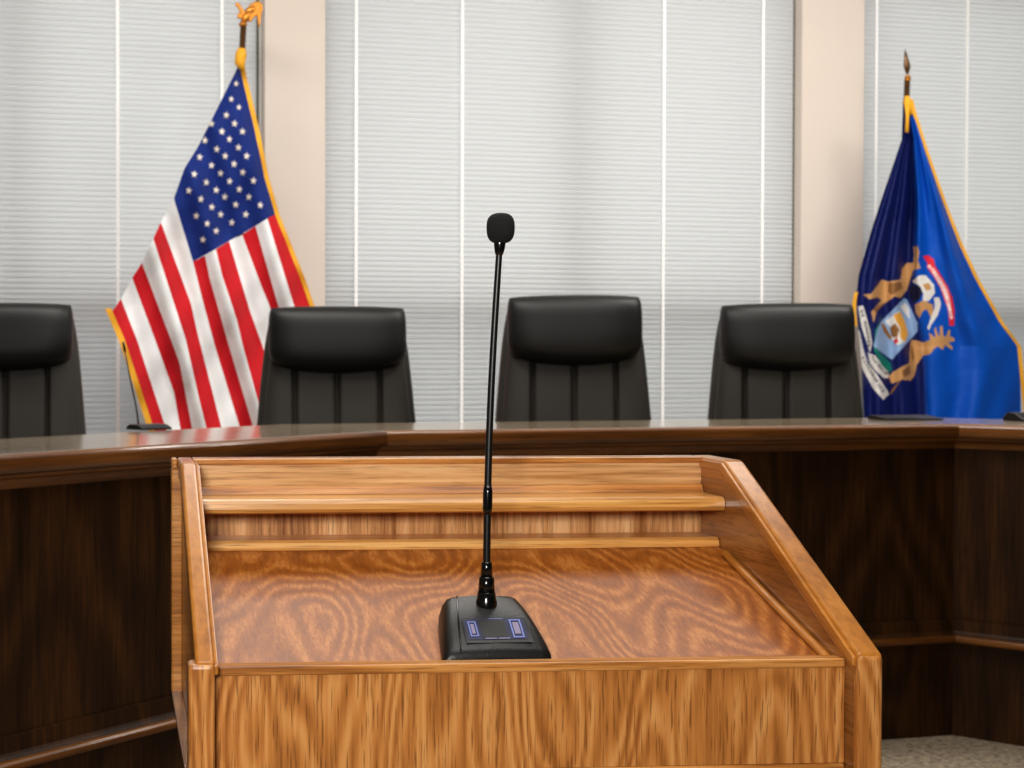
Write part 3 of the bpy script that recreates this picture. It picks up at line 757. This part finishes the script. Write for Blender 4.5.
emblem = [
 (P_([(35,320),(60,315),(75,360),(95,430),(105,500),(95,540),(75,480),(55,420)]), WH),
 (P_([(22,400),(45,440),(65,530),(85,590),(140,660),(190,740),(160,768),(110,710),(60,620),(30,500)]), WH),
 (P_([(85,540),(120,555),(180,630),(190,660),(165,665),(120,625),(95,590)]), WH),
 (P_([(120,430),(140,400),(140,540),(195,590),(200,625),(185,636),(150,600),(115,530)]), GRN),
 (P_([(60,262),(100,258),(150,190),(180,200),(240,190),(245,140),(270,110),(300,110),(305,70),(300,35),(320,28),(328,60),(322,100),(335,135),(300,145),(285,190),(270,240),(240,280),(215,270),(170,300),(130,330),(112,400),(100,345),(150,290),(130,275),(90,285)]), TAN),
 (P_([(180,210),(240,200),(250,230),(200,265),(180,250)]), DTAN), (P_([(110,330),(170,295),(160,310),(120,350)]), DTAN),
 (P_([(258,278),(272,290),(322,400),(322,440),(200,575),(180,560),(112,510),(130,430),(150,390)]), SKY),
 (P_([(262,300),(280,330),(285,380),(260,350),(240,320)]), WH),
 (P_([(165,390),(235,340),(262,390),(278,450),(262,490),(225,505),(195,470),(205,430)]), WH),
 (P_([(205,360),(240,345),(262,390),(278,450),(262,490),(240,470),(240,420),(220,390)]), YEL),
 (P_([(145,400),(160,400),(200,470),(190,480),(160,440)]), DTAN),
 (P_([(190,420),(215,400),(235,430),(225,470),(200,465)]), DTAN),
 (P_([(208,480),(225,470),(230,490),(215,502)]), REDR),
 (P_([(296,200),(330,170),(360,170),(400,215),(405,255),(380,290),(345,300),(350,260),(330,220)]), WH),
 (P_([(345,215),(375,205),(390,235),(365,245)]), TAN),
 (P_([(278,235),(300,215),(335,222),(345,255),(330,290),(300,300),(280,270)]), NAVY),
 (P_([(310,310),(350,290),(395,310),(398,350),(385,370),(365,330),(345,345),(330,375),(315,350)]), TAN),
 (P_([(400,275),(425,275),(435,310),(420,360),(390,405),(375,435),(370,420),(390,360),(405,320)]), WH),
 (P_([(345,80),(370,72),(400,95),(403,120),(440,180),(470,230),(490,280),(500,340),(498,412),(475,410),(470,340),(455,300),(430,230),(400,180),(365,130),(368,110)]), REDR),
 (P_([(375,130),(400,135),(440,195),(468,245),(480,300),(485,345),(470,335),(450,270),(430,225),(405,180)]), PINK),
 (P_([(185,655),(205,635),(245,610),(285,590),(285,540),(292,480),(310,480),(350,492),(385,478),(380,460),(378,445),(400,462),(412,470),(402,430),(408,415),(420,450),(430,465),(430,415),(442,412),(448,462),(460,465),(470,430),(480,430),(478,462),(500,470),(500,488),(470,490),(492,515),(490,528),(455,505),(445,528),(420,510),(400,525),(385,548),(350,555),(320,600),(310,650),(290,675),(250,670),(200,690)]), TAN),
 (P_([(250,630),(285,600),(290,640),(260,660)]), DTAN), (P_([(190,735),(235,675),(245,672),(200,740)]), DTAN), (P_([(295,500),(310,560),(300,590),(290,540)]), DTAN)]
GROUND_SHADED, GROUND_BACKLIT = srgb(8,22,88), srgb(0,80,180)
import itertools
# lettering on the ribbons: 5x3 stroke font, laid along a path in cloth coordinates
FONT = {'E':'111100110100111','P':'110101110100100','L':'100100100100111','U':'101101101101111','R':'110101110101101','I':'111010010010111','B':'110101110101110','S':'111100111001111','N':'101111111111101','M':'101111111101101','C':'111100100100111','Q':'111101101111001','A':'010101111101101','O':'111101101101111','T':'111010010010010','Y':'101101010010010',' ':'0'*15}
letters = []
def text_path(txt, a, b, h, bend=0.0, col=None):
    ax_, ay_ = a; bx_, by_ = b; L = math.hypot(bx_-ax_, by_-ay_); dx, dy = (bx_-ax_)/L, (by_-ay_)/L
    step = L/len(txt)
    for i, ch in enumerate(txt):
        t = (i+.5)/len(txt); off = bend*math.sin(math.pi*t)
        ox, oy = ax_+dx*L*t-dy*off, ay_+dy*L*t+dx*off
        for q, bit in enumerate(FONT[ch]):
            if bit == '1':
                gx, gy = (q % 3-1)/3*step*.8, (q//3-2)/5*h
                letters.append((ox+dx*gx-dy*gy, oy+dy*gx+dx*gy, step*.8/6+.05, h/10+.05, dx, dy, col))
K = lambda x, y: (850+x/4.8, 240+y/4.8)
text_path('E PLURIBUS UNUM', K(372,120), K(486,380), 2.6, -4.2, srgb(236,232,226))
text_path('SI QUAERIS', K(52,335), K(92,515), 2.6, -1, srgb(90,88,96))
text_path('CIRCUMSPICE', K(60,560), K(165,735), 3.0, .5, srgb(90,88,96))
text_path('PENINSULAM', K(105,560), K(178,645), 2.6, .3, srgb(90,88,96))
def colour_at(x, y):
    if 850 < x < 962 and 240 < y < 402:
        for (lx, ly, hw, hh, dx, dy, col) in letters:
            ex, ey = x-lx, y-ly
            if abs(ex*dx+ey*dy) < hw and abs(-ex*dy+ey*dx) < hh: return col
        for poly, col in reversed(emblem):
            if poly_in(x, y, poly): return col
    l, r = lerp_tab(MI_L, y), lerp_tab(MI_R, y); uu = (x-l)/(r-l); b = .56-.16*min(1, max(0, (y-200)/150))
    t = min(1, max(0, (uu-b+.015)/.03))      # painted shade of the gathered layers on the left, painted backlight on the right
    return tuple(GROUND_SHADED[i]+(GROUND_BACKLIT[i]-GROUND_SHADED[i])*t for i in range(4))
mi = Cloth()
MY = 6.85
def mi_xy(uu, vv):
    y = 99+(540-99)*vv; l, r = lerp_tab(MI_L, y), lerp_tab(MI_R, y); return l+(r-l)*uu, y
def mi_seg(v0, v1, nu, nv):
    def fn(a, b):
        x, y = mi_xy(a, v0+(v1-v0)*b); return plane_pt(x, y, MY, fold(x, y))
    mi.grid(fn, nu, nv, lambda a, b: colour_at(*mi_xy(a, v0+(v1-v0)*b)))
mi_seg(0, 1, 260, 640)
org2 = plane_pt(930, 300, MY)
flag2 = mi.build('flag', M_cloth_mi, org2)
tag(flag2, 'deep blue gold fringed flag bearing a coat of arms with elk and moose', 'flag')
fringe(MI_R[:9], 3.2, MY, fold, 1, flag2, org2, 100, 540)
fringe([(857,290),(855,300),(854.5,312),(856,325)], 3.0, MY, fold, -1, flag2, org2, 292, 326)
knot(flag2, org2, [(905,97),(905,103),(906,109),(909,116)], [.012,.022,.020,.010], MY, .0)
knot(flag2, org2, [(904.5,104),(905.5,118),(905,133)], [.009,.0085,.009], MY, .035, 'gold_tassel')
pole2, t2, o2 = flag_pole('brass flagpole topped by a bronze spear point, right side', MY, 905, 904, 80, -.17)
bm = bmesh.new()
sp = lambda x, y: plane_pt(x, y, MY, -.17)-o2
def flat_tube(pts, rad, sq=.35, seg=16):
    rings = []
    for (p, r) in zip(pts, rad):
        rings.append([bm.verts.new(p+Vector((r*math.cos(t), r*sq*math.sin(t), 0))) for t in [2*math.pi*k/seg for k in range(seg)]])
    for a, b in zip(rings, rings[1:]):
        for k in range(seg): bm.faces.new((a[k], a[(k+1) % seg], b[(k+1) % seg], b[k]))
    bm.faces.new(rings[0]); bm.faces.new(rings[-1][::-1])
flat_tube([sp(905, 75), sp(904.8, 67.5), sp(904, 60), sp(902.5, 50)], [.006, .0185, .012, .001])
bm_obj('spear_finial', bm, M_darkpole, pole2, smooth=True)
bm = bmesh.new(); ellipsoid(bm, sp(905.5, 78), (.015, .015, .012)); tube(bm, [sp(905.3, 80), sp(905.3, 83)], [.018, .012], 16)
bm_obj('finial_collar', bm, M_gold, pole2, smooth=True)

# ------------------------------------------------------------------ small items on the worktop
def top_pt(pxx, Y): return Vector(((pxx-CX)/F*Y, Y, ZTOP+.0008))
p = top_pt(149, 4.72)
dm = thing('desk_microphone', 'low black desk microphone with thin stalk on the worktop under the striped flag', 'microphone', p, .62)
bm = bmesh.new()
prism(bm, [(-.05, 0), (-.05, .006), (-.02, .016), (.03, .017), (.05, .008), (.05, 0)], -.055, .055)
bm_obj('microphone_base', bm, M_blackplastic, dm, bevel=.004)
bm = bmesh.new(); tube(bm, [(-.02, .03, .012), (-.028, .035, .08), (-.045, .04, .16), (-.062, .045, .25)], [.0028, .0025, .0024, .0022], 8)
bm_obj('stalk', bm, M_chrome, dm, smooth=True)
bm = bmesh.new(); tube(bm, [(-.061, .045, .245), (-.066, .046, .275)], [.004, .004], 10); bm_obj('microphone_capsule', bm, M_fringe if False else M_blackplastic, dm, smooth=True)
p = top_pt(906, 5.47)
dp = thing('desk_console', 'flat black console on the worktop in front of the blue flag', 'console', p, PHI)
bm = bmesh.new(); prism(bm, [(-.06, 0), (-.06, .005), (.02, .015), (.06, .015), (.06, 0)], -.115, .115); bm_obj('console_body', bm, M_blackplastic, dp, bevel=.003)
bm = bmesh.new(); prism(bm, [(-.045, .0065), (-.045, .0085), (.010, .0155), (.010, .0135)], -.09, .02); bm_obj('key_pad', bm, M_basegrey, dp)
p = top_pt(1026, 5.36)
dp2 = thing('desk_microphone', 'black microphone base at the right edge, on the worktop beside the blue flag', 'microphone', p, PHI)
bm = bmesh.new(); prism(bm, [(-.05, 0), (-.05, .008), (-.01, .03), (.03, .03), (.05, .012), (.05, 0)], -.055, .055); bm_obj('microphone_base', bm, M_blackplastic, dp2, bevel=.006)
bm = bmesh.new(); tube(bm, [(.03, .02, .028), (.035, .02, .12), (.06, .02, .2)], .003, 8); bm_obj('stalk', bm, M_blackplastic, dp2, smooth=True)

# ------------------------------------------------------------------ light
wd = bpy.data.worlds.new('daylight'); scene.world = wd; wd.use_nodes = True
bg = wd.node_tree.nodes['Background']; bg.inputs[0].default_value = (1, .975, .95, 1); bg.inputs[1].default_value = 1.6
def area(name, loc, target, size, power, col=(1, .97, .92), sy=None):
    l = bpy.data.lights.new(name, 'AREA'); l.energy = power; l.color = col; l.shape = 'RECTANGLE'; l.size = size; l.size_y = sy or size
    o = bpy.data.objects.new(name, l); COL.objects.link(o); o.location = loc
    o.rotation_euler = (Vector(target)-Vector(loc)).to_track_quat('-Z', 'Y').to_euler(); return o
area('ceiling_light_front', (.4, 1.3, 3.6), (.4, 1.6, 0), 1.6, 35)
area('ceiling_light_middle', (.6, 3.9, 3.6), (.6, 4.3, 0), 2.6, 55, sy=.9)
area('blind_fill_light', (-.4, 5.0, 3.6), (0.1, 6.6, .6), 1.8, 42, sy=.6)  # fill lamp added to brighten the left blinds
area('blind_fill_light', (3.2, 5.4, 3.6), (3.2, 7.6, .6), 3.0, 105, sy=.6)  # added fill, lifts the middle and right blinds and the right column
area('camera_flash', (-.2, -.35, 1.62), (.35, 1.9, 1.0), .35, 37)

# ------------------------------------------------------------------ camera
cam = bpy.data.cameras.new('camera'); co = bpy.data.objects.new('camera', cam); COL.objects.link(co); scene.camera = co
cam.sensor_width = 36; cam.lens = F/1024*36; cam.shift_x = (512-CX)/1024
pitch = math.atan((384-HZ)/F)
co.location = (0, 0, H); co.rotation_euler = (math.pi/2-pitch, 0, 0)
cam.clip_start = .05; cam.clip_end = 100
cam.dof.use_dof = True; cam.dof.focus_distance = 1.72; cam.dof.aperture_fstop = 13
scene.view_settings.view_transform = 'Standard'
scene.view_settings.look = 'None'
scene.view_settings.exposure = .12
scene.view_settings.gamma = .92
